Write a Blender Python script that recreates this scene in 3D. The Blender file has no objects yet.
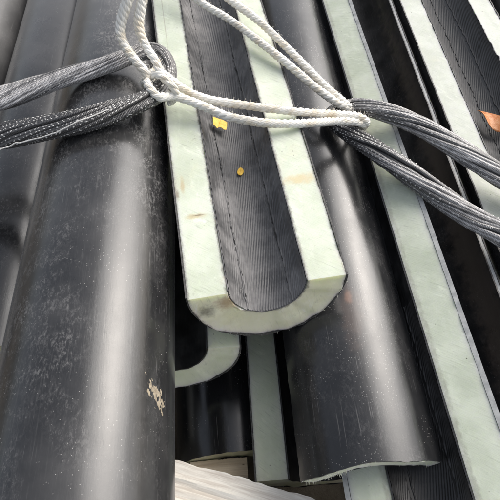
import bpy, math, random
import numpy as np
from mathutils import Vector, Matrix
from math import radians as R_, sin, cos, pi

random.seed(7); rng = np.random.default_rng(7)
S = bpy.context.scene
C = S.collection

# ------------------------------------------------------------------ camera, sky, sun, exposure
CAM_H = 1.0                                   # camera height above the ground (m)
PITCH, YAW = R_(57.77), R_(3.97)
_f = Vector((sin(YAW)*cos(PITCH), cos(YAW)*cos(PITCH), -sin(PITCH)))
_r = Vector((cos(YAW), -sin(YAW), 0)); _u = _r.cross(_f)
cam = bpy.data.cameras.new('camera'); cam.sensor_width = 36; cam.lens = 36
cam.clip_start = 0.01; cam.clip_end = 500
camo = bpy.data.objects.new('camera', cam); C.objects.link(camo)
camo.location = (0, 0, CAM_H)
camo.rotation_euler = Matrix((_r, _u, -_f)).transposed().to_euler()
S.camera = camo

SUN_EL, SUN_AZ = R_(41), R_(54)               # azimuth from +Y (away) towards +X (right)
w = bpy.data.worlds.new('World'); S.world = w; w.use_nodes = True
nt = w.node_tree; nt.nodes.clear()
sky = nt.nodes.new('ShaderNodeTexSky'); sky.sky_type = 'NISHITA'; sky.sun_disc = False
sky.sun_elevation = SUN_EL; sky.sun_rotation = SUN_AZ
sky.air_density = 1.0; sky.dust_density = 5.0; sky.ozone_density = 1.0
bg = nt.nodes.new('ShaderNodeBackground'); bg.inputs[1].default_value = 0.15
wo = nt.nodes.new('ShaderNodeOutputWorld')
hs = nt.nodes.new('ShaderNodeHueSaturation'); hs.inputs['Saturation'].default_value = .45   # thin cloud: almost colourless sky
nt.links.new(sky.outputs[0], hs.inputs['Color']); nt.links.new(hs.outputs[0], bg.inputs[0]); nt.links.new(bg.outputs[0], wo.inputs[0])
sun = bpy.data.lights.new('sun', 'SUN'); sun.energy = 0.95; sun.angle = R_(50); sun.color = (1, .985, .96)
suno = bpy.data.objects.new('sun', sun); C.objects.link(suno)
sd = Vector((sin(SUN_AZ)*cos(SUN_EL), cos(SUN_AZ)*cos(SUN_EL), sin(SUN_EL)))
suno.rotation_euler = sd.to_track_quat('Z', 'Y').to_euler(); suno.location = (3, 3, 4)
S.view_settings.view_transform = 'Standard'; S.view_settings.look = 'None'
S.view_settings.gamma = 1; S.view_settings.use_curve_mapping = False
S.view_settings.exposure = 0.72


def at(x, y, h):
    """world point seen at photo pixel (x, y) lying h metres below the camera"""
    d = _f + _r*((x-250)/500) + _u*((250-y)/500)
    return Vector((0, 0, CAM_H)) + d*(-h/d.z)


# ------------------------------------------------------------------ node helpers
class NG:
    def __init__(s, name):
        s.m = bpy.data.materials.new(name); s.m.use_nodes = True
        s.t = s.m.node_tree; s.t.nodes.clear()
        s.out = s.n('ShaderNodeOutputMaterial'); s.b = s.n('ShaderNodeBsdfPrincipled')
        s.t.links.new(s.b.outputs[0], s.out.inputs[0])
        s.co = s.n('ShaderNodeTexCoord')

    def n(s, k, **kw):
        o = s.t.nodes.new(k)
        for a, v in kw.items(): setattr(o, a, v)
        return o

    def set(s, sock, v):
        if isinstance(v, bpy.types.NodeSocket): s.t.links.new(v, sock)
        elif v is not None:
            if isinstance(v, tuple) and len(v) == 3 and sock.type == 'RGBA': v = (*v, 1)
            sock.default_value = v

    def obj(s): return s.co.outputs['Object']
    def uv(s): return s.co.outputs['UV']

    def map(s, vec, scale=(1, 1, 1), loc=(0, 0, 0), rot=(0, 0, 0)):
        o = s.n('ShaderNodeMapping'); s.set(o.inputs[0], vec)
        o.inputs['Scale'].default_value = scale; o.inputs['Location'].default_value = loc
        o.inputs['Rotation'].default_value = rot
        return o.outputs[0]

    def noise(s, vec, scale, detail=4, rough=.55, dist=0.0):
        o = s.n('ShaderNodeTexNoise'); s.set(o.inputs['Vector'], vec)
        o.inputs['Scale'].default_value = scale; o.inputs['Detail'].default_value = detail
        o.inputs['Roughness'].default_value = rough; o.inputs['Distortion'].default_value = dist
        return o.outputs[0]

    def voro(s, vec, scale, feature='F1'):
        o = s.n('ShaderNodeTexVoronoi', feature=feature); s.set(o.inputs['Vector'], vec)
        o.inputs['Scale'].default_value = scale
        return o.outputs

    def ramp(s, v, a, b, lo=0.0, hi=1.0, smooth=True):
        o = s.n('ShaderNodeMapRange', interpolation_type='SMOOTHSTEP' if smooth else 'LINEAR')
        s.set(o.inputs[0], v); s.set(o.inputs[1], a); s.set(o.inputs[2], b); s.set(o.inputs[3], lo); s.set(o.inputs[4], hi)
        return o.outputs[0]

    def math(s, op, a, b=0.0, c=None):
        o = s.n('ShaderNodeMath', operation=op); s.set(o.inputs[0], a); s.set(o.inputs[1], b)
        if c is not None: s.set(o.inputs[2], c)
        return o.outputs[0]

    def mix(s, f, a, b):
        o = s.n('ShaderNodeMix', data_type='RGBA'); s.set(o.inputs[0], f); s.set(o.inputs[6], a); s.set(o.inputs[7], b)
        return o.outputs[2]

    def dist(s, vec, p, scale=(1, 1, 1)):
        a = s.n('ShaderNodeVectorMath', operation='SUBTRACT'); s.set(a.inputs[0], vec); a.inputs[1].default_value = p
        m = s.n('ShaderNodeVectorMath', operation='MULTIPLY'); s.set(m.inputs[0], a.outputs[0]); m.inputs[1].default_value = scale
        l = s.n('ShaderNodeVectorMath', operation='LENGTH'); s.set(l.inputs[0], m.outputs[0])
        return l.outputs['Value']

    def bump(s, h, strength=.3, d=.001, prev=None):
        o = s.n('ShaderNodeBump'); o.inputs['Strength'].default_value = strength; o.inputs['Distance'].default_value = d
        s.set(o.inputs['Height'], h)
        if prev is not None: s.set(o.inputs['Normal'], prev)
        return o.outputs[0]

    def done(s, col, rough, normal=None, spec=.5, **kw):
        s.set(s.b.inputs['Base Color'], col); s.set(s.b.inputs['Roughness'], rough)
        s.b.inputs['Specular IOR Level'].default_value = spec
        if normal is not None: s.set(s.b.inputs['Normal'], normal)
        for k, v in kw.items(): s.set(s.b.inputs[k], v)
        return s.m


def m_jacket(name, seed, dust=.35, scuff=.3, rough=.2, stains_or_sheen=(), speck=.5, film=.02, far=None):
    g = NG(name)
    o = g.map(g.obj(), loc=(seed*1.7, seed*.9, seed*.37))
    lng = g.map(o, scale=(1, .06, 1))
    broad = g.noise(o, 9, 5, .6)
    d = g.math('MULTIPLY', g.ramp(broad, .40, .80), dust*.30)
    fine = g.noise(lng, 520, 4, .75)                       # fine marks along the pipe
    d2 = g.math('MULTIPLY', g.math('MULTIPLY', g.ramp(fine, .50, .78), dust*.42), g.ramp(g.noise(o, 6, 3), .35, .65))
    scr = g.noise(g.map(o, scale=(1, .02, 1), rot=(0, 0, .05)), 420, 2, .5)
    sm = g.math('MULTIPLY', g.ramp(scr, .64, .70), g.ramp(g.noise(o, 14, 3), .48, .62))
    # scaly scuffs
    sc = g.noise(g.map(o, scale=(1, .55, 1), rot=(0, 0, .35)), 260, 5, .82, .5)
    a2_ = g.ramp(g.noise(o, 34, 4, .6), .35, .65)
    area = g.ramp(g.noise(g.map(o, scale=(1, .5, 1)), 7.5, 3, .5), .36, .62)
    sf = g.math('MULTIPLY', g.math('MULTIPLY', g.math('MULTIPLY', g.ramp(sc, .45, .72), a2_), area), scuff)
    tot = g.math('ADD', g.math('ADD', d, d2), g.math('MULTIPLY', sm, .25))
    tot = g.math('ADD', tot, g.ramp(g.noise(o, 5, 4, .6), .25, .7, film*.6, film*1.2))
    if far:                                               # grey sky reflection painted into the colour, stronger towards the far end
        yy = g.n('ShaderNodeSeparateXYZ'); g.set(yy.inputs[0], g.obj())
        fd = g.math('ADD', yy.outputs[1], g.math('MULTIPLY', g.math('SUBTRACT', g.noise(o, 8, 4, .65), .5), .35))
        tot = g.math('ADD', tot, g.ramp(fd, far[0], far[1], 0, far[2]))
    tot = g.math('MINIMUM', g.math('ADD', tot, sf), 1.0)
    col = g.mix(tot, (.008, .0085, .0095), (.20, .195, .19))
    # pale specks of grit
    v = g.voro(g.map(g.map(o, rot=(0, 0, .7)), scale=(1, .5, 1)), 190)
    keep = g.math('GREATER_THAN', g.n('ShaderNodeSeparateColor').outputs[0], .0)
    sepc = g.n('ShaderNodeSeparateColor'); g.set(sepc.inputs[0], v['Color'])
    size = g.ramp(g.math('POWER', sepc.outputs[1], 2.5), .0, 1, .02, .13, False)
    dot = g.math('MULTIPLY', g.ramp(g.math('SUBTRACT', v['Distance'], g.math('MULTIPLY', g.math('SUBTRACT', g.noise(o, 900, 2), .5), .12)), size, g.math('MULTIPLY', size, .4)), g.math('LESS_THAN', sepc.outputs[0], .13*speck))
    dot = g.math('MULTIPLY', dot, g.ramp(g.noise(o, 11, 2), .42, .6))
    col = g.mix(g.math('MULTIPLY', dot, .75), col, (.36, .345, .32))
    v2 = g.voro(o, 420)
    sep2 = g.n('ShaderNodeSeparateColor'); g.set(sep2.inputs[0], v2['Color'])
    dot2 = g.math('MULTIPLY', g.math('LESS_THAN', v2['Distance'], .20), g.math('LESS_THAN', sep2.outputs[0], .36*speck))
    dot2 = g.math('MULTIPLY', dot2, g.ramp(g.noise(o, 16, 2), .45, .6))
    col = g.mix(g.math('MULTIPLY', dot2, .6), col, (.35, .34, .32))
    for (p, rad, c, sx) in stains_or_sheen:
        dd = g.math('ADD', g.dist(g.obj(), p, sx), g.math('MULTIPLY', g.math('SUBTRACT', g.noise(o, 60, 4, .7), .5), rad*1.3))
        col = g.mix(g.ramp(dd, rad, rad*.3, 0, .6), col, c)
    rg = g.math('ADD', g.math('MULTIPLY', tot, .55), g.ramp(g.noise(o, 22, 4), .3, .75, rough*.75, rough*1.35))
    n1 = g.bump(g.noise(g.map(o, scale=(1, .25, 1)), 26, 3), .10, .0022)
    n2 = g.bump(g.math('ADD', g.math('ADD', fine, sc), g.math('MULTIPLY', sm, -.6)), .10, .0006, n1)
    return g.done(col, rg, n2, .48, **{'Sheen Weight': .08, 'Sheen Roughness': .25, 'Coat Weight': .16, 'Coat Roughness': .16})


def m_core(name, seed, base, pale, stains_or_sheen=(), dirt=.3, saw=.4, arris=.75):
    """pale green glass-fibre wall seen on the sawn faces"""
    g = NG(name)
    o = g.map(g.obj(), loc=(seed*1.3, seed*.7, seed*.5))
    a = g.noise(o, 16, 5, .6)
    col = g.mix(g.ramp(a, .33, .7), base, pale)
    milky = g.noise(g.map(o, scale=(1, .35, 1), rot=(0, 0, .5)), 45, 4, .65)
    col = g.mix(g.ramp(milky, .5, .75, 0, .4), col, tuple(min(1, c*1.16) for c in pale))
    # saw scratches: shallow arcs across the face
    wv = g.noise(g.map(g.map(o, rot=(0, 0, R_(-52))), scale=(1, .07, .07)), 520, 3, .65)
    col = g.mix(g.math('MULTIPLY', g.ramp(wv, .52, .74, 0, .5), g.ramp(g.noise(o, 24, 3), .35, .6)), col, tuple(c*.62 for c in base))
    wl_ = g.noise(g.map(g.map(o, rot=(0, 0, R_(-40))), scale=(1, .3, .3)), 75, 5, .72, .6)
    col = g.mix(g.ramp(wl_, .55, .75, 0, .5), col, tuple(min(.9, c*1.3) for c in pale))
    warm = g.ramp(g.noise(o, 11, 4, .6), .58, .75, 0, dirt*.75)
    col = g.mix(warm, col, (.60, .54, .37))
    pit = g.voro(o, 620); col = g.mix(g.math('MULTIPLY', g.math('LESS_THAN', pit['Distance'], .20), g.ramp(g.noise(o, 40, 3), .5, .65, 0, .35)), col, tuple(c*.5 for c in base))
    grime = g.math('MULTIPLY', g.ramp(g.noise(o, 70, 5, .75), .60, .74), dirt)
    col = g.mix(grime, col, (.16, .14, .11))
    # grime caught along the outer and inner arris
    sxyz = g.n('ShaderNodeSeparateXYZ'); g.set(sxyz.inputs[0], g.obj())
    rad = g.math('SQRT', g.math('ADD', g.math('POWER', sxyz.outputs[0], 2.0), g.math('POWER', sxyz.outputs[2], 2.0)))
    e1 = g.ramp(rad, .090, .099, 0, 1, False); e2 = g.ramp(rad, .060, .051, 0, 1, False)
    eg = g.math('MULTIPLY', g.math('ADD', g.math('MAXIMUM', e1, e2), g.math('MULTIPLY', grime_n := g.noise(g.map(o, scale=(1, .6, 1)), 130, 5, .75), 1.6)), 1.0)
    col = g.mix(g.ramp(eg, 1.45, 2.0, 0, arris), col, (.15, .13, .10))
    v = g.voro(o, 130); sp = g.n('ShaderNodeSeparateColor'); g.set(sp.inputs[0], v['Color'])
    dot = g.math('MULTIPLY', g.math('LESS_THAN', v['Distance'], g.ramp(sp.outputs[1], 0, 1, .03, .14, False)), g.math('LESS_THAN', sp.outputs[0], .07))
    col = g.mix(g.math('MULTIPLY', dot, .8), col, (.10, .09, .07))
    for (p, rad, c, sx) in stains_or_sheen:
        dd = g.math('ADD', g.dist(g.obj(), p, sx), g.math('MULTIPLY', g.math('SUBTRACT', g.noise(o, 90, 4, .7), .5), rad*1.4))
        col = g.mix(g.ramp(dd, rad, rad*.15, 0, .72), col, c)
    h = g.math('ADD', wv, g.math('MULTIPLY', g.noise(o, 320, 3, .6), .6))
    nb = g.bump(h, .25*saw/.4, .0008, g.bump(milky, .25, .0015))
    return g.done(col, g.ramp(a, .3, .7, .45, .65), nb, .35, **{'Subsurface Weight': .7, 'Subsurface Radius': (.8, 1.0, .5), 'Subsurface Scale': .018})


def m_liner(name, seed, lo=.022, hi=.10):
    g = NG(name)
    o = g.map(g.obj(), loc=(seed, seed*.3, seed*2))
    a = g.noise(o, 22, 5, .65)
    f = g.noise(g.map(o, scale=(1, .15, 1)), 330, 3, .7)
    k = g.math('ADD', g.ramp(a, .35, .7, 0, .65), g.ramp(f, .5, .75, 0, .35))
    col = g.mix(k, (lo, lo, lo*1.02), (hi, hi*.97, hi*.95))
    return g.done(col, g.ramp(a, .3, .7, .36, .6), g.bump(f, .2, .0006), .5)


def m_flat(name, c1, c2, rough, scale=60, bump=.2, spec=.4):
    g = NG(name); a = g.noise(g.obj(), scale, 5, .65)
    return g.done(g.mix(g.ramp(a, .3, .7), c1, c2), rough, g.bump(a, bump, .001), spec)


def m_strand(name, dark, mid, hi):
    """braided synthetic cord: u round the cord, v metres along it"""
    g = NG(name)
    sx = g.n('ShaderNodeSeparateXYZ'); g.set(sx.inputs[0], g.uv())
    u = g.math('MULTIPLY', sx.outputs[0], 2*pi*3); v = g.math('MULTIPLY', sx.outputs[1], 2*pi/.0042)
    p = g.math('SINE', g.math('ADD', u, v)); q = g.math('SINE', g.math('SUBTRACT', u, v))
    wv = g.math('ADD', g.math('MULTIPLY', g.math('MULTIPLY', p, q), .5), .5)
    at_ = g.n('ShaderNodeAttribute', attribute_name='fade')
    nz = g.noise(g.map(g.uv(), scale=(2, 30, 1)), 3, 3)
    f = g.math('MULTIPLY', at_.outputs['Fac'], g.ramp(nz, .3, .7, .55, 1.15))
    col = g.mix(g.math('MULTIPLY', f, g.math('MULTIPLY_ADD', wv, .6, .4)), g.mix(wv, dark, mid), hi)
    col = g.mix(g.math('MULTIPLY', g.ramp(wv, .6, .0), .6), col, dark)
    return g.done(col, .42, g.bump(wv, .8, .0006), .6)


def m_rope(name):
    g = NG(name)
    sx = g.n('ShaderNodeSeparateXYZ'); g.set(sx.inputs[0], g.uv())
    ph = g.math('ADD', g.math('MULTIPLY', sx.outputs[0], 2*pi*9), g.math('MULTIPLY', sx.outputs[1], 2*pi/.012))
    wv = g.math('ADD', g.math('MULTIPLY', g.math('SINE', ph), .5), .5)
    a = g.noise(g.obj(), 42, 4, .6)
    col = g.mix(g.ramp(a, .42, .72), (.80, .78, .72), (.66, .58, .45))
    col = g.mix(g.math('MULTIPLY', g.ramp(wv, .5, 0), .22), col, (.45, .40, .31))
    return g.done(col, .62, g.bump(wv, .55, .0006, g.bump(g.noise(g.obj(), 700, 3), .25, .0008)), .3)


def m_wood(name, seed, base, dark):
    g = NG(name); o = g.map(g.obj(), loc=(seed, 0, 0))
    gr = g.noise(g.map(o, scale=(.05, 1, 1)), 260, 5, .65, .4)
    bd = g.noise(g.map(o, scale=(.12, 1, 1)), 45, 3, .6, 1.0)
    col = g.mix(g.ramp(gr, .38, .7), base, dark)
    col = g.mix(g.ramp(bd, .5, .72, 0, .45), col, tuple(c*.8 for c in dark))
    v = g.voro(g.map(o, scale=(.4, 1, 1)), 90); sp = g.n('ShaderNodeSeparateColor'); g.set(sp.inputs[0], v['Color'])
    dot = g.math('MULTIPLY', g.math('LESS_THAN', v['Distance'], .10), g.math('LESS_THAN', sp.outputs[0], .14))
    col = g.mix(g.math('MULTIPLY', dot, .85), col, (.12, .09, .06))
    return g.done(col, .75, g.bump(g.math('ADD', gr, bd), .6, .0015), .25)


# ------------------------------------------------------------------ mesh helpers
def mesh_obj(name, v, f, mats, parent=None, uv=None, sharp=40, mi=None, smooth=True):
    me = bpy.data.meshes.new(name)
    v = np.asarray(v, dtype=np.float32)
    if isinstance(f, list): me.from_pydata(v.tolist(), [], f)
    else:
        fa = np.asarray(f, dtype=np.int32)
        me.vertices.add(len(v)); me.vertices.foreach_set('co', v.ravel())
        me.loops.add(fa.size); me.loops.foreach_set('vertex_index', fa.ravel())
        me.polygons.add(len(fa)); me.polygons.foreach_set('loop_start', np.arange(0, fa.size, 4, dtype=np.int32))
        me.update(calc_edges=True)
    for m in (mats if isinstance(mats, (list, tuple)) else [mats]): me.materials.append(m)
    if mi is not None: me.polygons.foreach_set('material_index', np.asarray(mi, dtype=np.int32))
    if uv is not None:
        l = me.uv_layers.new(name='UVMap'); li = np.empty(len(me.loops), dtype=np.int32)
        me.loops.foreach_get('vertex_index', li)
        l.data.foreach_set('uv', np.asarray(uv, dtype=np.float32)[li].ravel())
    if smooth:
        me.shade_smooth(); me.set_sharp_from_angle(angle=R_(sharp))
    me.validate(); me.update()
    o = bpy.data.objects.new(name, me); C.objects.link(o)
    if parent: o.parent = parent
    return o


def thing(name, label, cat, group=None, mat=None):
    o = bpy.data.objects.new(name, None); C.objects.link(o); o.empty_display_size = .05
    o['label'] = label; o['category'] = cat
    if group: o['group'] = group
    if mat is not None: o.matrix_world = mat
    return o


def tag(o, label, cat, group=None):
    o['label'] = label; o['category'] = cat
    if group: o['group'] = group
    return o


def wob(n, rough_pts, amp, seed):
    """smooth 1-D noise along n samples"""
    g = np.random.default_rng(seed)
    k = g.normal(0, 1, rough_pts+2)
    x = np.linspace(0, rough_pts, n)
    i = np.floor(x).astype(int); t = x-i; t = t*t*(3-2*t)
    return amp*(k[i]*(1-t)+k[i+1]*t)


def sector(r0, r1, half, ys, na, endf, seed, rag=.0006, endrag=.0008, proud=0.0):
    """solid half-ring swept along y; returns verts, faces, kinds (0 outer,1 inner,2 cut face,3 end)"""
    ny = len(ys)
    ang = np.linspace(-half, half, na)
    ch = min(.0012, (r1-r0)*.3)
    wl = (wob(ny, ny-1, rag*.8, seed)+wob(ny, max(3, ny//4), rag*.5, seed+1))/r1*1.0
    wr = (wob(ny, ny-1, rag*.8, seed+2)+wob(ny, max(3, ny//4), rag*.5, seed+3))/r1*1.0
    # loop: outer arc left->right, (cut right) inner arc right->left, (cut left)
    aa = np.concatenate([ang, ang[::-1]]); rr = np.concatenate([np.full(na, r1), np.full(na, r0)])
    n = 2*na
    V = np.zeros((ny, n, 3)); yoff = np.zeros(n)
    er = wob(na, max(5, na//2), endrag, seed+5)+wob(na, max(3, na//6), endrag, seed+6)
    er = np.concatenate([er, er[::-1]*.7])
    for j, y in enumerate(ys):
        t = ang/half
        lift_l = np.clip(-t, 0, 1)**8; lift_r = np.clip(t, 0, 1)**8
        base = lift_r*(wr[j]+proud/r1)-lift_l*(wl[j]+proud/r1)
        a = aa+np.concatenate([base, base[::-1]])
        V[j, :, 0] = rr*np.sin(a); V[j, :, 2] = -rr*np.cos(a)
        fall = max(0.0, 1-(y-ys[0])/.25)
        sh = np.array([endf(x, z) for x, z in zip(V[j, :, 0], V[j, :, 2])])
        V[j, :, 1] = y+(sh+(er if j == 0 else 0))*fall
    F = []; K = []
    for j in range(ny-1):
        for i in range(n):
            i2 = (i+1) % n
            F.append((j*n+i, j*n+i2, (j+1)*n+i2, (j+1)*n+i))
            K.append(0 if i < na-1 else (2 if i == na-1 or i == n-1 else 1))
    for jj, flip in ((0, 0), (ny-1, 1)):
        for i in range(na-1):
            a, b, c, d = jj*n+i, jj*n+i+1, jj*n+n-2-i, jj*n+n-1-i
            F.append((a, d, c, b) if not flip else (a, b, c, d)); K.append(3)
    return V.reshape(-1, 3), F, K


def ribbed(r0, half, y0, y1, seed, pitch=.0036, slope=.30, amp=.0013, seams=(-.66, .66), endf=None, res=8, dy=.003):
    na = int(2*half*r0/pitch*res); ny = int((y1-y0)/dy)
    a = np.linspace(-half, half, na)[None, :]; y = np.linspace(y0, y1, ny)[:, None]
    g = np.random.default_rng(seed)
    w1 = sum(wob(ny, k, .0006, seed+k) for k in (9, 30))[:, None]
    band = (a > seams[0]).astype(float)+(a > seams[1]).astype(float)
    ph = (a*r0-y*(slope-.05*band)+w1*.18)/pitch+band*.37
    rib = np.abs(np.sin(pi*ph))**.6
    amp_v = amp*(1+.12*sum(wob(ny, k, .5, seed+7+k) for k in (20, 70))[:, None])
    r = r0+.0006-amp_v*rib
    for k, s in enumerate(seams):
        jag = s+(wob(ny, ny//3, .012, seed+31*k)+wob(ny, 14, .012, seed+3*k+1))[:, None]
        depth = .0017+.0017*np.clip(wob(ny, ny//3, 1, seed+50+k), -1, 1)[:, None]
        r = r+np.exp(-((a-jag)/.030)**2)*np.maximum(depth, 0)*2.2-.0010*np.exp(-((a-jag-.065)/.025)**2)
    edge = np.clip((np.abs(a)-(half-.03))/.03, 0, 1)
    r = r+edge*0.0
    V = np.zeros((ny, na, 3)); V[..., 0] = r*np.sin(a); V[..., 2] = -r*np.cos(a)
    V[..., 1] = y+np.zeros_like(a)
    if endf is not None:
        fall = np.clip(1-(y-y0)/.25, 0, 1)
        V[..., 1] += endf(V[..., 0], V[..., 2])*fall
    idx = np.arange(ny*na).reshape(ny, na)
    F = np.stack([idx[:-1, :-1], idx[1:, :-1], idx[1:, 1:], idx[:-1, 1:]], -1).reshape(-1, 4)
    return V.reshape(-1, 3), F


def half_pipe(label, p, far, R, wall, M, roll=0.0, convex=False, half=pi/2, length=2.2, tj=.0022, tl=.002,
              endf=None, seed=1, rib_to=0.0, group='split pipe halves stacked in the pile', rag=.0006, endrag=.0008, name='pipe_half'):
    """M = (jacket, core, liner, jacket edge). p = axis point at the near end, far = a point the axis passes through"""
    d = (far-p).normalized(); X = d.cross(Vector((0, 0, 1))).normalized(); Z = X.cross(d)
    mat = Matrix((X, d, Z)).transposed().to_4x4(); mat.translation = p
    mat = mat @ Matrix.Rotation(roll+(pi if convex else 0), 4, 'Y')
    t = thing(name, label, 'pipe half', group, mat)
    ef = endf or (lambda x, z: 0*x)
    ys = np.concatenate([np.arange(0, 1.15, .005), np.linspace(1.17, length, 24)])
    v, f, k = sector(R-wall+tl+.0003, R-tj-.0003, half, ys, 49, ef, seed, rag*.15, endrag)
    mesh_obj('core', v, f, [M[1], M[4] if len(M) > 4 else M[1]], t, sharp=35, mi=[1 if q == 3 else 0 for q in k])
    v, f, k = sector(R-tj, R, half, ys, 65, ef, seed+20, rag*1.2, endrag*.8, proud=.0008)
    mesh_obj('jacket', v, f, [M[0], M[3]], t, sharp=35, mi=[1 if q >= 2 else 0 for q in k])
    r0 = R-wall
    v, f, k = sector(r0+.0009 if rib_to else r0, r0+tl, half, ys, 33, ef, seed+40, rag*1.6, endrag*.6, proud=.0009)
    ln = mesh_obj('liner', v, f, M[2], t, sharp=35)
    if rib_to:
        v, f = ribbed(r0+.0007, half-.004, .0004, rib_to, seed+60, endf=ef)
        mesh_obj('ribbed_lining', v, f, M[2], ln, sharp=80)
    return t


seam_dark = m_flat('seam_dark', (.006, .006, .006), (.03, .029, .028), .55, 300)


def weld(t, r, angs, y0, y1, seed):
    """ragged weld line along the lining: overlapping torn flakes"""
    q = random.Random(seed); V = []; F = []
    for a0 in angs:
        y = y0
        while y < y1:
            L = q.uniform(.002, .008); W = q.uniform(.0006, .0016); n0 = len(V); m = 9; h = q.uniform(.0004, .0012)
            ca = a0+q.gauss(0, .012)+.02*sin(y*37)
            V.append(((r-h)*sin(ca), y, -(r-h)*cos(ca)))
            for k in range(m):
                th = 2*pi*k/m; rr = q.uniform(.55, 1.2)
                a2 = ca+W*rr*cos(th)/r; rd = r+.0006
                V.append((rd*sin(a2), y+L*rr*sin(th), -rd*cos(a2)))
            for k in range(m): F.append((n0, n0+1+k, n0+1+(k+1) % m))
            y += L*q.uniform(.7, 2.4)
    mesh_obj('weld_seam', V, F, seam_dark, t, sharp=50)['kind'] = 'stuff'


def zz(X, Y, h): return Vector((X, Y, CAM_H-h))


# ------------------------------------------------------------------ setting: ground
g = NG('packed_earth')
a = g.noise(g.obj(), 14, 6, .7); b = g.noise(g.obj(), 160, 4, .7)
earth = g.done(g.mix(g.ramp(a, .3, .7), (.10, .085, .065), (.19, .165, .13)), .9, g.bump(g.math('ADD', a, b), .6, .004), .2)
n = 41; xs = np.concatenate([-np.geomspace(60, .4, 20), [0], np.geomspace(.4, 60, 20)])
V = [(x, y, 0) for y in xs for x in xs]
F = [(j*n+i, j*n+i+1, (j+1)*n+i+1, (j+1)*n+i) for j in range(n-1) for i in range(n-1)]
gr = mesh_obj('ground', V, F, earth); gr['kind'] = 'structure'

# ------------------------------------------------------------------ materials of the pipes
edge_dark = m_flat('edge_dark', (.02, .02, .02), (.10, .095, .09), .6, 220)
edge_grey = m_flat('edge_grey', (.27, .275, .27), (.42, .425, .41), .55, 90, .15)
lin_grey = m_liner('liner_grey', 1, .05, .22)
lin_dark = m_liner('liner_dark', 4, .012, .055)
core_white = m_core('core_bleached', 2, (.49, .53, .42), (.605, .64, .535), dirt=.34, stains_or_sheen=(
    ((-.079, .003, -.030), .016, (.10, .085, .075), (1, .4, 1)),
    ((-.052, .002, -.018), .020, (.44, .29, .15), (1, .4, 1)),
    ((.078, .16, 0), .022, (.55, .45, .26), (.6, 1.6, 1)),
    ((-.075, .12, 0), .010, (.46, .37, .20), (.5, 1.6, 1)),
    ((-.072, .121, 0), .004, (.13, .10, .07), (.35, 2.4, 1)),
    ((-.088, .175, 0), .009, (.45, .37, .22), (2.0, .38, 1)),
    ((-.097, .16, 0), .006, (.20, .16, .11), (1.2, .5, 1)),
    ((-.083, .60, 0), .004, (.34, .33, .26), (3.5, .012, 1))))
core_green = m_core('core_green', 5, (.49, .53, .42), (.60, .635, .525), dirt=.10, arris=.35)
core_deep = m_core('core_deep', 8, (.58, .62, .47), (.68, .71, .57), dirt=.22, arris=.5)
core_pale = m_core('core_pale', 11, (.40, .42, .36), (.52, .54, .48), dirt=.30)
core_stub = m_core('core_stub', 12, (.66, .70, .50), (.78, .80, .62), dirt=.25)
sawn_end = m_core('sawn_end', 21, (.76, .74, .50), (.86, .84, .64), dirt=.28, stains_or_sheen=(
    ((-.079, .003, -.030), .016, (.10, .085, .075), (1, .4, 1)),
    ((-.052, .002, -.018), .020, (.44, .29, .15), (1, .4, 1))))
core_straw = m_core('core_straw', 14, (.42, .40, .27), (.55, .52, .38), dirt=.4)

# ------------------------------------------------------------------ the pile
# big half pipe on top, hollow side up
top = half_pipe('topmost pale edged half pipe lying open, grey ribbed bore holding yellow leaf bits',
                zz(.042, .2875, .542), zz(-.0195, .9, .542), .1015, .0535,
                (m_jacket('jacket_a', 1, .4), core_white, lin_grey, edge_dark, sawn_end), seed=3, endf=lambda x, z: .21*z, rib_to=1.15, endrag=.0010)
weld(top, .0478, (-.60, .70), .012, 1.15, 5)
# dome on the left
domeC = half_pipe('large scuffed black half pipe, round side up, beige mud smear near its bottom right',
                  zz(-.172, -.30, .568), zz(-.194, 1.0, .640), .103, .05,
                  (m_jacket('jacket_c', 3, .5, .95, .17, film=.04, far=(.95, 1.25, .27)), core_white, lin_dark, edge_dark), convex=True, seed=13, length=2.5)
domeB = half_pipe('black half pipe, round side up, second from left, straw coloured sawn end at left edge',
                  zz(-.374, .288, .765), zz(-.379, 1.2, .765), .1, .05,
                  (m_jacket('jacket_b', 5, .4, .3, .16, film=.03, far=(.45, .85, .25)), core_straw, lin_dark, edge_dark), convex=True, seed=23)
domeA = half_pipe('grey black half pipe, round side up, at the far left corner of the pile',
                  zz(-.576, .20, .765), zz(-.581, 1.2, .765), .1, .05,
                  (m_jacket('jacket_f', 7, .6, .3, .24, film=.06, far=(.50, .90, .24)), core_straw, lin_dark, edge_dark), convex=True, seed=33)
# dome right of the open one, its end cut at a slant
kE = -.06
domeE = half_pipe('black half pipe, round side up, with reddish scrape and thin pale end near the bottom',
                  zz(.1575, .085, .7105), zz(.1515, 1.05, .7105), .101, .021,
                  (m_jacket('jacket_e', 9, .35, .25, .2, stains_or_sheen=(((-.004, .19, -.1), .020, (.075, .055, .045), (1, .3, .3)), ((-.004, .215, -.1), .007, (.20, .11, .075), (1, .5, .3)),), speck=1.1),
                   core_stub, lin_dark, edge_dark), roll=R_(-3), convex=True, half=R_(60), seed=43,
                  endf=lambda x, z: kE*(z+.0505)-.035*x+.0012*np.sin(x*60+1), endrag=.0005)
pipeI = half_pipe('green edged half pipe, hollow up, with grey lip along its right edge',
                  zz(.2155, 0.0, .64), zz(.186, 1.0, .64), .1, .058,
                  (m_jacket('jacket_i', 11, .5), core_green, lin_dark, edge_grey), roll=R_(-23), seed=53, tj=.0062, rib_to=.3, tl=.003, rag=.0004)
pipeF = half_pipe('half pipe with pale rounded end, hollow up, tucked under the topmost open ribbed one',
                  zz(-.094, .262, .67), zz(-.100, 1.2, .67), .1, .05,
                  (m_jacket('jacket_g', 13, .3), core_stub, lin_dark, edge_dark), seed=63, endrag=.0009, endf=lambda x, z: .22*z)
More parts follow.
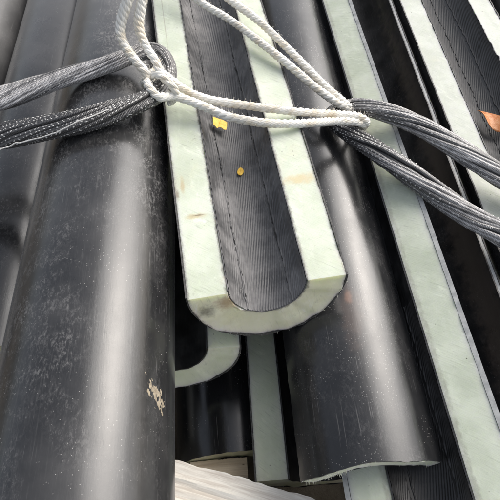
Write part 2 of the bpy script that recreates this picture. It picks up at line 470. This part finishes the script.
pipeG = half_pipe('low half pipe showing one narrow green sawn face in the gap beside the timber',
                  zz(.114, .10, .78), zz(.114, 1.2, .78), .1, .05,
                  (m_jacket('jacket_h', 15, .2), core_deep, lin_dark, edge_dark), seed=73)
pipeJ = half_pipe('whitish edged half pipe, hollow up, at the right with an orange leaf inside',
                  zz(.503, -.1, .64), zz(.502, 1.1, .64), .1, .05,
                  (m_jacket('jacket_j', 17, .4), core_pale, m_liner('liner_mid', 9, .02, .085), edge_dark), seed=83, rib_to=1.3)
kb = m_jacket('jacket_k', 19, .55, .4, .34, stains_or_sheen=(((.05, .5, -.08), .045, (.13, .105, .085), (1, .05, 1)),))  # long brown streak: reflected sheen painted into the shell's colour
pipeK = half_pipe('thin walled black curved shell with pale edge, between the green edged and whitish edged ones',
                  zz(.293, -.1, .659), zz(.293, 1.2, .659), .1, .0085,
                  (kb, edge_grey, kb, edge_dark), roll=R_(-45), half=R_(50), seed=93, tj=.0018, tl=.0018, rag=.0004)
domeL = half_pipe('deep lying smooth black half pipe, end rim seen in the gap above the timber',
                  zz(-.016, .150, .915), zz(-.05, 1.2, .915), .096, .05,
                  (m_jacket('jacket_l', 21, .12, .05, .18), core_stub, lin_dark, edge_dark), convex=True, seed=103)
domeM = half_pipe('dark half pipe, round side up, beyond the whitish edged one at top right corner',
                  zz(.742, .1, .74), zz(.742, 1.2, .74), .1, .05,
                  (m_jacket('jacket_m', 23, .5, .3, .25), core_pale, lin_dark, edge_dark), convex=True, seed=113)
weld(pipeJ, .0495, (.1,), .3, 1.3, 8)
def fray(t, r0, r1, a0, a1, ef, n, L0, seed):
    q = random.Random(seed); V = []; F = []
    for k in range(n):
        a = q.uniform(a0, a1); r = q.uniform(r0, r1); x, z = r*sin(a), -r*cos(a)
        p = np.array([x, float(ef(x, z))+.0006, z]); d = np.array([q.gauss(0, .5)+.5*sin(a), -q.uniform(.3, 1), q.gauss(0, .5)-.6*cos(a)])
        d /= np.linalg.norm(d); L = L0*q.uniform(.3, 1.2); b = np.array([q.gauss(0, .0012) for _ in range(3)])
        e1 = np.cross(d, [.3, .2, .9]); e1 /= np.linalg.norm(e1); e2 = np.cross(d, e1); n0 = len(V)
        for f_, w_ in ((0, .00034), (.5, .00026), (1, .00008)):
            c = p+d*L*f_+b*f_*f_
            for m in range(3): V.append(c+w_*(cos(2.0944*m)*e1+sin(2.0944*m)*e2))
        for j in range(2):
            for m in range(3): F.append((n0+j*3+m, n0+j*3+(m+1) % 3, n0+j*3+3+(m+1) % 3, n0+j*3+3+m))
    mesh_obj('frayed_fibre', V, F, core_stub, t)['kind'] = 'stuff'


fray(domeE, .081, .100, R_(20), R_(60), lambda x, z: kE*(z+.0505)-.035*x+.0012*np.sin(x*60+1), 110, .005, 3)
fray(domeE, .081, .100, R_(-60), R_(20), lambda x, z: kE*(z+.0505)-.035*x+.0012*np.sin(x*60+1), 30, .0022, 4)
fray(top, .0985, .1008, R_(-85), R_(85), lambda x, z: .21*z, 90, .0016, 5)
fray(pipeF, .096, .0995, R_(-60), R_(88), lambda x, z: .22*z, 40, .0018, 6)
# lower layer that carries the outer pipes
for i, (X, h, s) in enumerate(((-.47, .89, 123), (-.675, .89, 133), (.376, .80, 143), (.60, .885, 153))):
    half_pipe(['buried half pipe, hollow up, under the left pair of black round ones',
               'buried half pipe, hollow up, under the far left black round one',
               'buried half pipe, hollow up, directly under the round one with brownish sheen',
               'buried half pipe, hollow up, under the whitish edged one at right'][i],
              zz(X, .12, h), zz(X, 1.2, h), .1, .05, (bpy.data.materials['jacket_h'], core_deep, lin_dark, edge_dark), seed=s)

# mud smear on the wide dome
mud = m_flat('dry_mud', (.17, .14, .10), (.33, .285, .215), .9, 200, .6, .15)
V = []; F = []
mr = random.Random(4)
for k in range(80):
    u_ = mr.gauss(0, .5); w_ = mr.gauss(0, .5)
    ca = -1.05+.12*w_-.06*u_; cy = .459-.014*u_+.004*w_
    n0 = len(V); m_ = 9; rad = mr.uniform(.0007, .0026); st = mr.uniform(.6, 1.5)
    V.append((.1034*sin(ca), cy, -.1034*cos(ca)))
    for q in range(m_):
        rr = rad*mr.uniform(.5, 1.4); th = 2*pi*q/m_
        a2 = ca+rr*cos(th)/.103; y2 = cy+rr*st*sin(th)+rr*cos(th)*.8
        V.append((.1029*sin(a2), y2, -.1029*cos(a2)))
    for q in range(m_): F.append((n0, n0+1+q, n0+1+(q+1) % m_))
mesh_obj('mud_smear', V, F, mud, domeC, sharp=60)['kind'] = 'stuff'

# ------------------------------------------------------------------ timber bearer and block
def timber(name, label, p0, p1, depth, ztop, zbot, mat, seed, rough=.002, cat='timber'):
    """squared timber whose back top edge runs p0 -> p1 ; local x along the grain"""
    d = (p1-p0); L = d.length; d.normalize(); Z = Vector((0, 0, 1)); Y = Z.cross(d)
    M4 = Matrix((d, Y, Z)).transposed().to_4x4(); M4.translation = Vector((p0.x, p0.y, 0))
    nx, nd, nz = 180, 40, 14
    gg = np.random.default_rng(seed)
    x = np.linspace(0, L, nx)
    wt = wob(nx, 85, rough*.18, seed)+wob(nx, 30, rough*.2, seed+4)+wob(nx, 8, rough*.6, seed+1)
    loop = []
    for i in range(nd): loop.append((-depth*i/(nd-1), ztop))
    for i in range(1, nz): loop.append((-depth, ztop+(zbot-ztop)*i/(nz-1)))
    for i in range(1, nd): loop.append((-depth+depth*i/(nd-1), zbot))
    for i in range(1, nz-1): loop.append((0, zbot+(ztop-zbot)*i/(nz-1)))
    m = len(loop); V = np.zeros((nx, m, 3))
    prof = wob(m, m//2, rough*.5, seed+3)
    fib = np.stack([wob(nx, 24, rough*.10, seed+300+i)+wob(nx, 90, rough*.05, seed+600+i) for i in range(m)])
    for j in range(nx):
        for i, (yy, z_) in enumerate(loop):
            e = (wt[j] if i == 0 else 0)
            V[j, i] = (x[j], yy+e, z_+(prof[i]+fib[i, j])*(z_ > zbot+.001)+(wt[j]*.8 if i == 0 else 0))
    F = [(j*m+i, (j+1)*m+i, (j+1)*m+(i+1) % m, j*m+(i+1) % m) for j in range(nx-1) for i in range(m)]
    F.append(tuple(range(m))); F.append(tuple(range((nx-1)*m+m-1, (nx-1)*m-1, -1)))
    o = mesh_obj(name, V.reshape(-1, 3), F, mat, None, sharp=35)
    o.matrix_world = M4
    return tag(o, label, cat)


A0 = at(140, 449, .75); A1 = at(345, 510, .75); A0.z = A1.z = CAM_H-.75
dv = (A1-A0).normalized()
timber('timber_bearer', 'whitish rough sawn timber with splintered top edge at the bottom centre',
       A0-dv*.25, A1+dv*.3, .14, CAM_H-.75, .001, m_wood('wood_pale', 3, (.80, .76, .68), (.58, .52, .45)), 5, .0034)
timber('wood_block', 'small pinkish beige wood block in the dark gap behind the whitish timber',
       Vector((-.085, .146, 0)), Vector((.005, .146, 0)), .035, CAM_H-.855, .001, m_wood('wood_pink', 9, (.72, .62, .48), (.56, .46, .34)), 9, .001, 'wood block')


# ------------------------------------------------------------------ ropes and slings
def spline(P, step):
    """Catmull-Rom through rows of P (xyz + extras), resampled by arc length"""
    P = np.asarray(P, float); Q = np.vstack([2*P[0]-P[1], P, 2*P[-1]-P[-2]])
    out = []
    for i in range(1, len(Q)-2):
        for t in np.linspace(0, 1, 40, endpoint=False):
            a, b, c, d = Q[i-1], Q[i], Q[i+1], Q[i+2]
            out.append(.5*((2*b)+(-a+c)*t+(2*a-5*b+4*c-d)*t*t+(-a+3*b-3*c+d)*t**3))
    out.append(P[-1]); out = np.array(out)
    s = np.concatenate([[0], np.cumsum(np.linalg.norm(np.diff(out[:, :3], axis=0), axis=1))])
    n = max(8, int(s[-1]/step)); q = np.linspace(0, s[-1], n)
    return np.stack([np.interp(q, s, out[:, k]) for k in range(out.shape[1])], 1), q


def frames(P, up=None):
    T = np.gradient(P, axis=0); T /= np.linalg.norm(T, axis=1)[:, None]
    N = np.zeros_like(T)
    if up is not None:
        B = np.cross(T, np.array(up)[None, :]); B /= np.maximum(np.linalg.norm(B, axis=1), 1e-6)[:, None]
        return T, B, np.cross(B, T)
    v = np.cross(T[0], [0, 0, 1.0]); v /= np.linalg.norm(v)
    for i in range(len(T)):
        v = v-T[i]*v.dot(T[i]); v /= np.linalg.norm(v); N[i] = v
    return T, N, np.cross(N, T)


def tube(P, rad, seg, s, cap=True):
    T, N, B = frames(P); n = len(P); rad = np.broadcast_to(rad, (n,))
    th = np.linspace(0, 2*pi, seg, endpoint=False)
    V = P[:, None, :]+rad[:, None, None]*(np.cos(th)[None, :, None]*N[:, None, :]+np.sin(th)[None, :, None]*B[:, None, :])
    UV = np.stack([np.broadcast_to(th/(2*pi), (n, seg)), np.broadcast_to(s[:, None], (n, seg))], -1)
    F = [(j*seg+i, (j+1)*seg+i, (j+1)*seg+(i+1) % seg, j*seg+(i+1) % seg) for j in range(n-1) for i in range(seg)]
    if cap: F += [tuple(range(seg)), tuple(range((n-1)*seg+seg-1, (n-1)*seg-1, -1))]
    return V.reshape(-1, 3), F, UV.reshape(-1, 2)


white_fleck = m_flat('white_fleck', (.40, .39, .37), (.68, .67, .64), .6, 500)


def sling(label, pts, nst, mat, seed, dots, tracer=None, shade=1.0):
    """pts: (px, py, h, half_width, half_thick, fade, dot density)"""
    rows = []
    for (x, y, h, a, b, fd, dn) in pts:
        p = at(x, y, h); rows.append((p.x, p.y, p.z, a*.9, b*.92, fd*shade, dn))
    Q, s = spline(rows, .0026)
    P = Q[:, :3]; T, B, U = frames(P, (0, 0, 1)); n = len(P)
    t = thing('rope_sling', label, 'sling', 'dark lifting slings tied over the pile', Matrix.Translation(Vector(P[n//2])))
    base = P[n//2]
    g = np.random.default_rng(seed)
    # dark inner core
    th = np.linspace(0, 2*pi, 14, endpoint=False)
    V = P[:, None]+.82*(Q[:, 3, None, None]*np.cos(th)[None, :, None]*B[:, None]+Q[:, 4, None, None]*np.sin(th)[None, :, None]*U[:, None])-base
    F = [(j*14+i, (j+1)*14+i, (j+1)*14+(i+1) % 14, j*14+(i+1) % 14) for j in range(n-1) for i in range(14)]
    UV = np.stack([np.broadcast_to(th/(2*pi), (n, 14)), np.broadcast_to(s[:, None], (n, 14))], -1).reshape(-1, 2)
    co = mesh_obj('core', V.reshape(-1, 3), F, mat, t, uv=UV)
    co.data.attributes.new('fade', 'FLOAT', 'POINT')
    DV = []; DF = []
    for k in range(nst):
        ph = 2*pi*k/nst
        tw = s*11.0+wob(n, 14, .22, seed+k)+wob(n, 40, .08, seed+90+k)
        sc = .88+.16*abs(cos(2*ph))+wob(n, 18, .03, seed+200+k)
        c = np.cos(ph+tw); sn = np.sin(ph+tw)
        ctr = P+(Q[:, 3]*sc*c)[:, None]*B+(Q[:, 4]*sc*sn)[:, None]*U
        per = pi*(Q[:, 3]+Q[:, 4])/nst*1.08
        v, f, uv = tube(ctr-base, per, 6, s)
        o = mesh_obj('cord', v, f, mat, t, uv=uv)
        at_ = o.data.attributes.new('fade', 'FLOAT', 'POINT')
        up = np.clip(sn, 0, 1)
        jit = g.choice([.25, .6, .9, 1.2, 1.4])
        val = np.repeat(np.clip(Q[:, 5]*jit, 0, 1), 6).astype(np.float32)
        at_.data.foreach_set('value', val)
        # pale tracer stitches sitting on the cord
        step = .0072; pos = (k % 3)*step/3+g.uniform(0, .0007)
        while pos < s[-1]:
            i = min(n-2, int(pos/s[-1]*(n-1)))
            if g.random() < Q[i, 6]*(1 if dots is None else dots(c[i], sn[i])):
                nrm = (c[i]/Q[i, 3])*B[i]+(sn[i]/Q[i, 4])*U[i]; nrm /= np.linalg.norm(nrm)
                tt = T[i]*.85+np.cross(nrm, T[i])*.5*g.choice([1, 1, -1, .2]); tt /= np.linalg.norm(tt); ss = np.cross(nrm, tt)
                q = ctr[i]+nrm*per[i]*.92-base; L = g.uniform(.0011, .0026); W = g.uniform(.0005, .0010); n0 = len(DV)
                for (aa, bb, hh) in ((-L, 0, -.0003), (-L*.5, W, 0), (L*.5, W, 0), (L, 0, -.0003), (L*.5, -W, 0), (-L*.5, -W, 0)):
                    DV.append(q+tt*aa+ss*bb+nrm*hh)
                DV.append(q+nrm*.0007)
                for e in range(6): DF.append((n0+6, n0+e, n0+(e+1) % 6))
            pos += step*g.uniform(.72, 1.3)
    d = mesh_obj('tracer_stitch', DV, DF, white_fleck, t, sharp=80); d['kind'] = 'stuff'
    if tracer:
        rr = [tuple(at(*q)-Vector(base)) for q in tracer]
        q, ss = spline(rr, .003); v, f, uv = tube(q+np.stack([wob(len(q), 30, .0005, 3)]*3, 1), .0009, 6, ss)
        mesh_obj('tracer_thread', v, f, white_fleck, t, uv=uv)
    # a few loose fibres
    FV = []; FF = []
    for k in range(140):
        i = int(g.integers(5, n-5)); th_ = g.uniform(0, pi)
        o_ = P[i]+Q[i, 3]*1.1*cos(th_)*B[i]+Q[i, 4]*1.1*sin(th_)*U[i]-base
        dr = T[i]*g.uniform(-1, 1)+B[i]*cos(th_)*.5+U[i]*sin(th_)*.5; dr /= np.linalg.norm(dr); L = g.uniform(.004, .010)
        pp = np.array([o_+dr*L*q+U[i]*.003*q*q*g.uniform(-1, 1) for q in (0, .35, .7, 1)])
        v, f, _ = tube(pp, .00018, 3, np.arange(4.), False); n0 = len(FV)
        FV += v.tolist(); FF += [tuple(z+n0 for z in q) for q in f]
    fo = mesh_obj('loose_fibre', FV, FF, mat, t); fo['kind'] = 'stuff'
    return t


sl_mat = m_strand('sling_cord', (.008, .008, .009), (.055, .053, .052), (.74, .71, .69))
sling('black braided lifting sling coming in from the left, its eye under the white rope knot',
      [(-330, 260, .97, .020, .012, .5, .4), (-270, 190, .68, .020, .012, .5, .4), (-150, 142, .585, .022, .012, .6, .4), (-60, 116, .55, .022, .012, .7, .5), (0, 99, .53, .021, .011, 1.2, .5), (60, 79, .512, .0165, .010, 1.0, .4),
       (110, 64, .503, .0135, .010, .7, .3), (142, 52, .502, .0135, .010, .35, .5), (159, 54, .505, .0135, .012, .25, .7), (167, 69, .51, .0135, .012, .12, .7),
       (164, 84, .51, .0135, .012, .03, .6), (152, 96, .503, .0135, .012, .02, .7), (130, 106, .497, .0145, .011, .04, .8), (80, 121, .497, .0185, .012, .06, 1),
       (30, 131, .515, .020, .012, .08, 1), (0, 137, .53, .021, .012, .08, 1), (-60, 152, .555, .021, .012, .1, .8), (-150, 185, .59, .021, .012, .2, .6),
       (-270, 240, .69, .02, .012, .3, .5), (-330, 300, .97, .02, .012, .3, .5)],
      26, sl_mat, 11, None,
      [(-40, 160, .50), (0, 149, .508), (30, 140, .500), (55, 133, .490), (75, 123, .482), (95, 115, .482), (112, 109, .484), (126, 104, .486)])
sling('grey black braided lifting sling leaving to the right across green edged and whitish edged pipes',
      [(820, 420, .96, .019, .012, .5, .4), (700, 330, .70, .019, .012, .5, .4), (600, 245, .625, .019, .012, .6, .5), (545, 205, .615, .019, .012, .6, .5), (500, 176, .605, .018, .012, .9, .5), (460, 150, .595, .0175, .012, .9, .45), (420, 126, .583, .0165, .012, .8, .4),
       (385, 112, .580, .0155, .011, .65, .4), (355, 106, .588, .013, .010, .4, .5), (336, 110, .592, .010, .009, .08, .5), (330, 117, .594, .010, .009, .04, .5), (338, 127, .594, .0115, .010, .05, .6),
       (368, 145, .592, .0155, .011, .16, 1), (400, 167, .588, .0175, .012, .5, .9), (440, 196, .592, .0175, .012, .7, .6), (475, 219, .602, .0175, .012, .85, .5), (500, 233, .608, .0175, .012, .9, .5),
       (545, 262, .62, .018, .012, .5, .5), (620, 315, .64, .018, .012, .5, .5), (720, 390, .71, .018, .012, .5, .5), (830, 470, .96, .018, .012, .5, .5)],
      26, sl_mat, 29, None, shade=.72)

rope_mat = m_rope('rope_white')
rope = thing('white_rope', 'white twisted rope knotted between the two dark slings across the open ribbed pipe', 'rope', None,
             Matrix.Translation(at(230, 100, .53)))
rb = np.array(rope.location[:])


def rope_run(pts, r=.0078, seed=1, pitch=.029):
    rows = [tuple(at(*q[:3])-rope.location)+((q[3] if len(q) > 3 else 1.0),) for q in pts]
    Q, s = spline(rows, .0016); P = Q[:, :3]
    T, N, B = frames(P); n = len(P)
    ph0 = seed*1.1
    drift = wob(n, max(3, n//30), .55, seed)
    for k in range(3):
        a = 2*pi*k/3+ph0+2*pi*s/pitch+drift
        rr = r*.88*Q[:, 3]*(1+wob(n, max(4, n//16), .035, seed+5))
        c = P+(rr*.42)[:, None]*(np.cos(a)[:, None]*N+np.sin(a)[:, None]*B)
        v, f, uv = tube(c, rr*.61*(1+wob(n, max(4, n//12), .02, seed+k)), 12, s)
        mesh_obj('rope_strand', v, f, rope_mat, rope, uv=uv)
    return P, r


runs = []
runs.append(rope_run([(150, -120, .30, 1.2), (136, -40, .37, 1.2), (128, -2, .415, 1.18), (120.5, 26, .45, 1.08), (124, 44, .466), (135, 60, .473), (147, 74, .484), (152, 83, .512), (152, 92, .535)], .0078, 1))
runs.append(rope_run([(162, -120, .31, 1.2), (149, -40, .38, 1.2), (142.5, -2, .42, 1.2), (139, 26, .45, 1.12), (146, 46, .466), (155, 60, .474), (160, 71, .482), (170, 79, .498), (182, 88, .512), (198, 96, .520), (218, 101.5, .524),
                      (260, 107.5, .525), (300, 112, .533), (335, 114, .553), (356, 116, .566), (365, 120, .576), (366, 124, .595), (362, 128, .62)], .0074, 2))
runs.append(rope_run([(166, 62, .545), (158, 69, .515), (150, 75, .497), (147, 83, .490), (152, 91, .490), (160, 97, .496), (174, 96, .505), (190, 101, .514), (206, 107.5, .520), (230, 117, .525),
                      (265, 123, .526), (300, 123.5, .533), (330, 121.5, .552), (350, 121, .566), (361, 123, .58), (364, 126, .60), (362, 129, .62)], .0074, 3))
runs.append(rope_run([(150, -45, .49), (175, -18, .505), (200, 2, .515), (230, 20, .521), (260, 42, .525), (290, 66, .532), (315, 87, .545), (336, 102, .565), (345, 107, .578), (348, 112, .60), (350, 118, .63)], .0074, 4))
runs.append(rope_run([(178, -45, .49), (205, -18, .508), (228, -1, .516), (255, 18, .522), (280, 41, .527), (305, 66, .54), (325, 86, .554), (340, 99, .567), (348, 106, .58), (351, 112, .60), (352, 118, .63)], .0076, 5))
# lashing round the knot
runs.append(rope_run([(142, 84, .515), (149, 77, .492), (158, 75, .484), (166, 80, .484), (174, 88, .492), (176, 96, .508), (170, 103, .53)], .0066, 6))
g = np.random.default_rng(3); FV = []; FF = []
for P, r in runs:
    for k in range(int(len(P)*.8)):
        i = int(g.integers(2, len(P)-2)); d0 = g.normal(0, 1, 3); d0[2] = abs(d0[2])*.8; d0 /= np.linalg.norm(d0)
        T = P[i+1]-P[i-1]; T /= np.linalg.norm(T)
        o_ = P[i]+(d0-T*d0.dot(T))*r*.9; dr = d0*.6+T*g.uniform(-1, 1); dr /= np.linalg.norm(dr); L = g.uniform(.0025, .007)
        pp = np.array([o_+dr*L*q+g.normal(0, .0006, 3)*q for q in (0, .4, .75, 1)])
        v, f, _ = tube(pp, .00017, 3, np.arange(4.), False); n0 = len(FV)
        FV += v.tolist(); FF += [tuple(z+n0 for z in q) for q in f]
fo = mesh_obj('rope_fuzz', FV, FF, rope_mat, rope); fo['kind'] = 'stuff'


# ------------------------------------------------------------------ leaves
def leaf(name, label, p, outline, curl, mat, rz, tilt=(0, 0), rings=6, cat='leaf'):
    """outline: (x, y) points in metres round the blade; domed and curled, 0.5 mm thick"""
    O = np.array(outline); c = O.mean(0); m = len(O); V = []; F = []
    for side, dz in ((0, .0004), (1, -.0004)):
        for k in range(rings+1):
            for q in O:
                x, y = c+(q-c)*(k/rings if k else .02)
                V.append((x, y, curl(x, y)+dz))
    per = (rings+1)*m
    for k in range(rings):
        for i in range(m):
            a, b = k*m+i, k*m+(i+1) % m
            F.append((a, b, b+m, a+m)); F.append((per+a, per+a+m, per+b+m, per+b))
    F.append(tuple(range(m-1, -1, -1))); F.append(tuple(per+i for i in range(m)))
    for i in range(m):
        a, b = rings*m+i, rings*m+(i+1) % m
        F.append((a, b, per+b, per+a))
    o = mesh_obj(name, V, F, mat, sharp=60)
    o.location = p; o.rotation_euler = (tilt[0], tilt[1], rz)
    return tag(o, label, cat)


def m_leaf(name, c1, c2, c3):
    g = NG(name); a = g.noise(g.obj(), 130, 4, .6); b = g.noise(g.obj(), 500, 3)
    v = g.noise(g.map(g.map(g.obj(), rot=(0, 0, .5)), scale=(6, 1, 1)), 130, 2)
    sx = g.n('ShaderNodeSeparateXYZ'); g.set(sx.inputs[0], g.obj())
    rib = g.math('ABSOLUTE', g.math('SUBTRACT', sx.outputs[0], g.math('MULTIPLY', sx.outputs[1], .1)))
    side = g.math('SINE', g.math('ADD', g.math('MULTIPLY', sx.outputs[1], 1500.0), g.math('MULTIPLY', rib, -1200.0)))
    vein = g.math('MAXIMUM', g.ramp(rib, .0009, .0002), g.ramp(side, .82, 1.0, 0, .5))
    col = g.mix(g.ramp(a, .35, .7), c1, c2); col = g.mix(g.ramp(b, .60, .72, 0, .7), col, c3); col = g.mix(g.math('MULTIPLY', vein, .35), col, c3)
    return g.done(col, .45, g.bump(g.math('ADD', g.math('ADD', a, v), vein), .45, .0008), .4)


yl = m_leaf('leaf_yellow', (.72, .42, .03), (.80, .52, .07), (.35, .18, .03))
ol = m_leaf('leaf_orange', (.50, .16, .035), (.66, .33, .16), (.25, .07, .02))
# torn yellow piece under the rope, and a small oval one further down: both lie on the curved ribbed lining
leaf('torn_leaf', 'torn squarish piece of yellow leaf just below the white rope in the ribbed bore', at(219.5, 124, .574),
     [(-.0125, .010), (-.004, .0115), (.005, .0105), (.0125, .0085), (.0130, -.002), (.0118, -.0085), (.0085, -.0095), (.004, -.0075), (.000, -.0072), (-.0035, -.0105), (-.0065, -.0075), (-.0100, -.0068), (-.0118, .001)],
     lambda x, y: .0006*sin(x*400)+.25*x*x*20, yl, R_(-6), (0, R_(22)))
leaf('small_leaf', 'tiny oval yellow leaf lying alone lower in the ribbed bore', at(240.5, 171.5, .587),
     [(.0048*cos(t)*(1+.1*sin(2*t)), .0078*sin(t)) for t in np.linspace(0, 2*pi, 16, endpoint=False)],
     lambda x, y: -40*(x*x)*.8, yl, R_(-8), (0, R_(10)))
# curled orange leaf in the right hand pipe
TL = []
for t in np.linspace(0, 1, 12): TL.append((-.006-.0115*sin(pi*t)**.8+.024*t**2, .030-.062*t))
for t in np.linspace(1, 0, 12)[1:-1]: TL.append((.006+.006*sin(pi*t)+.032*t**2.2, .030-.062*t+.006*t))
leaf('dry_leaf', 'curled orange brown dry leaf against the right hand whitish edged pipe face', at(486.5, 121, .672),
     TL, lambda x, y: .006*sin((y+.02)*70)+30*x*x*.8, ol, R_(6), (0, R_(18)))
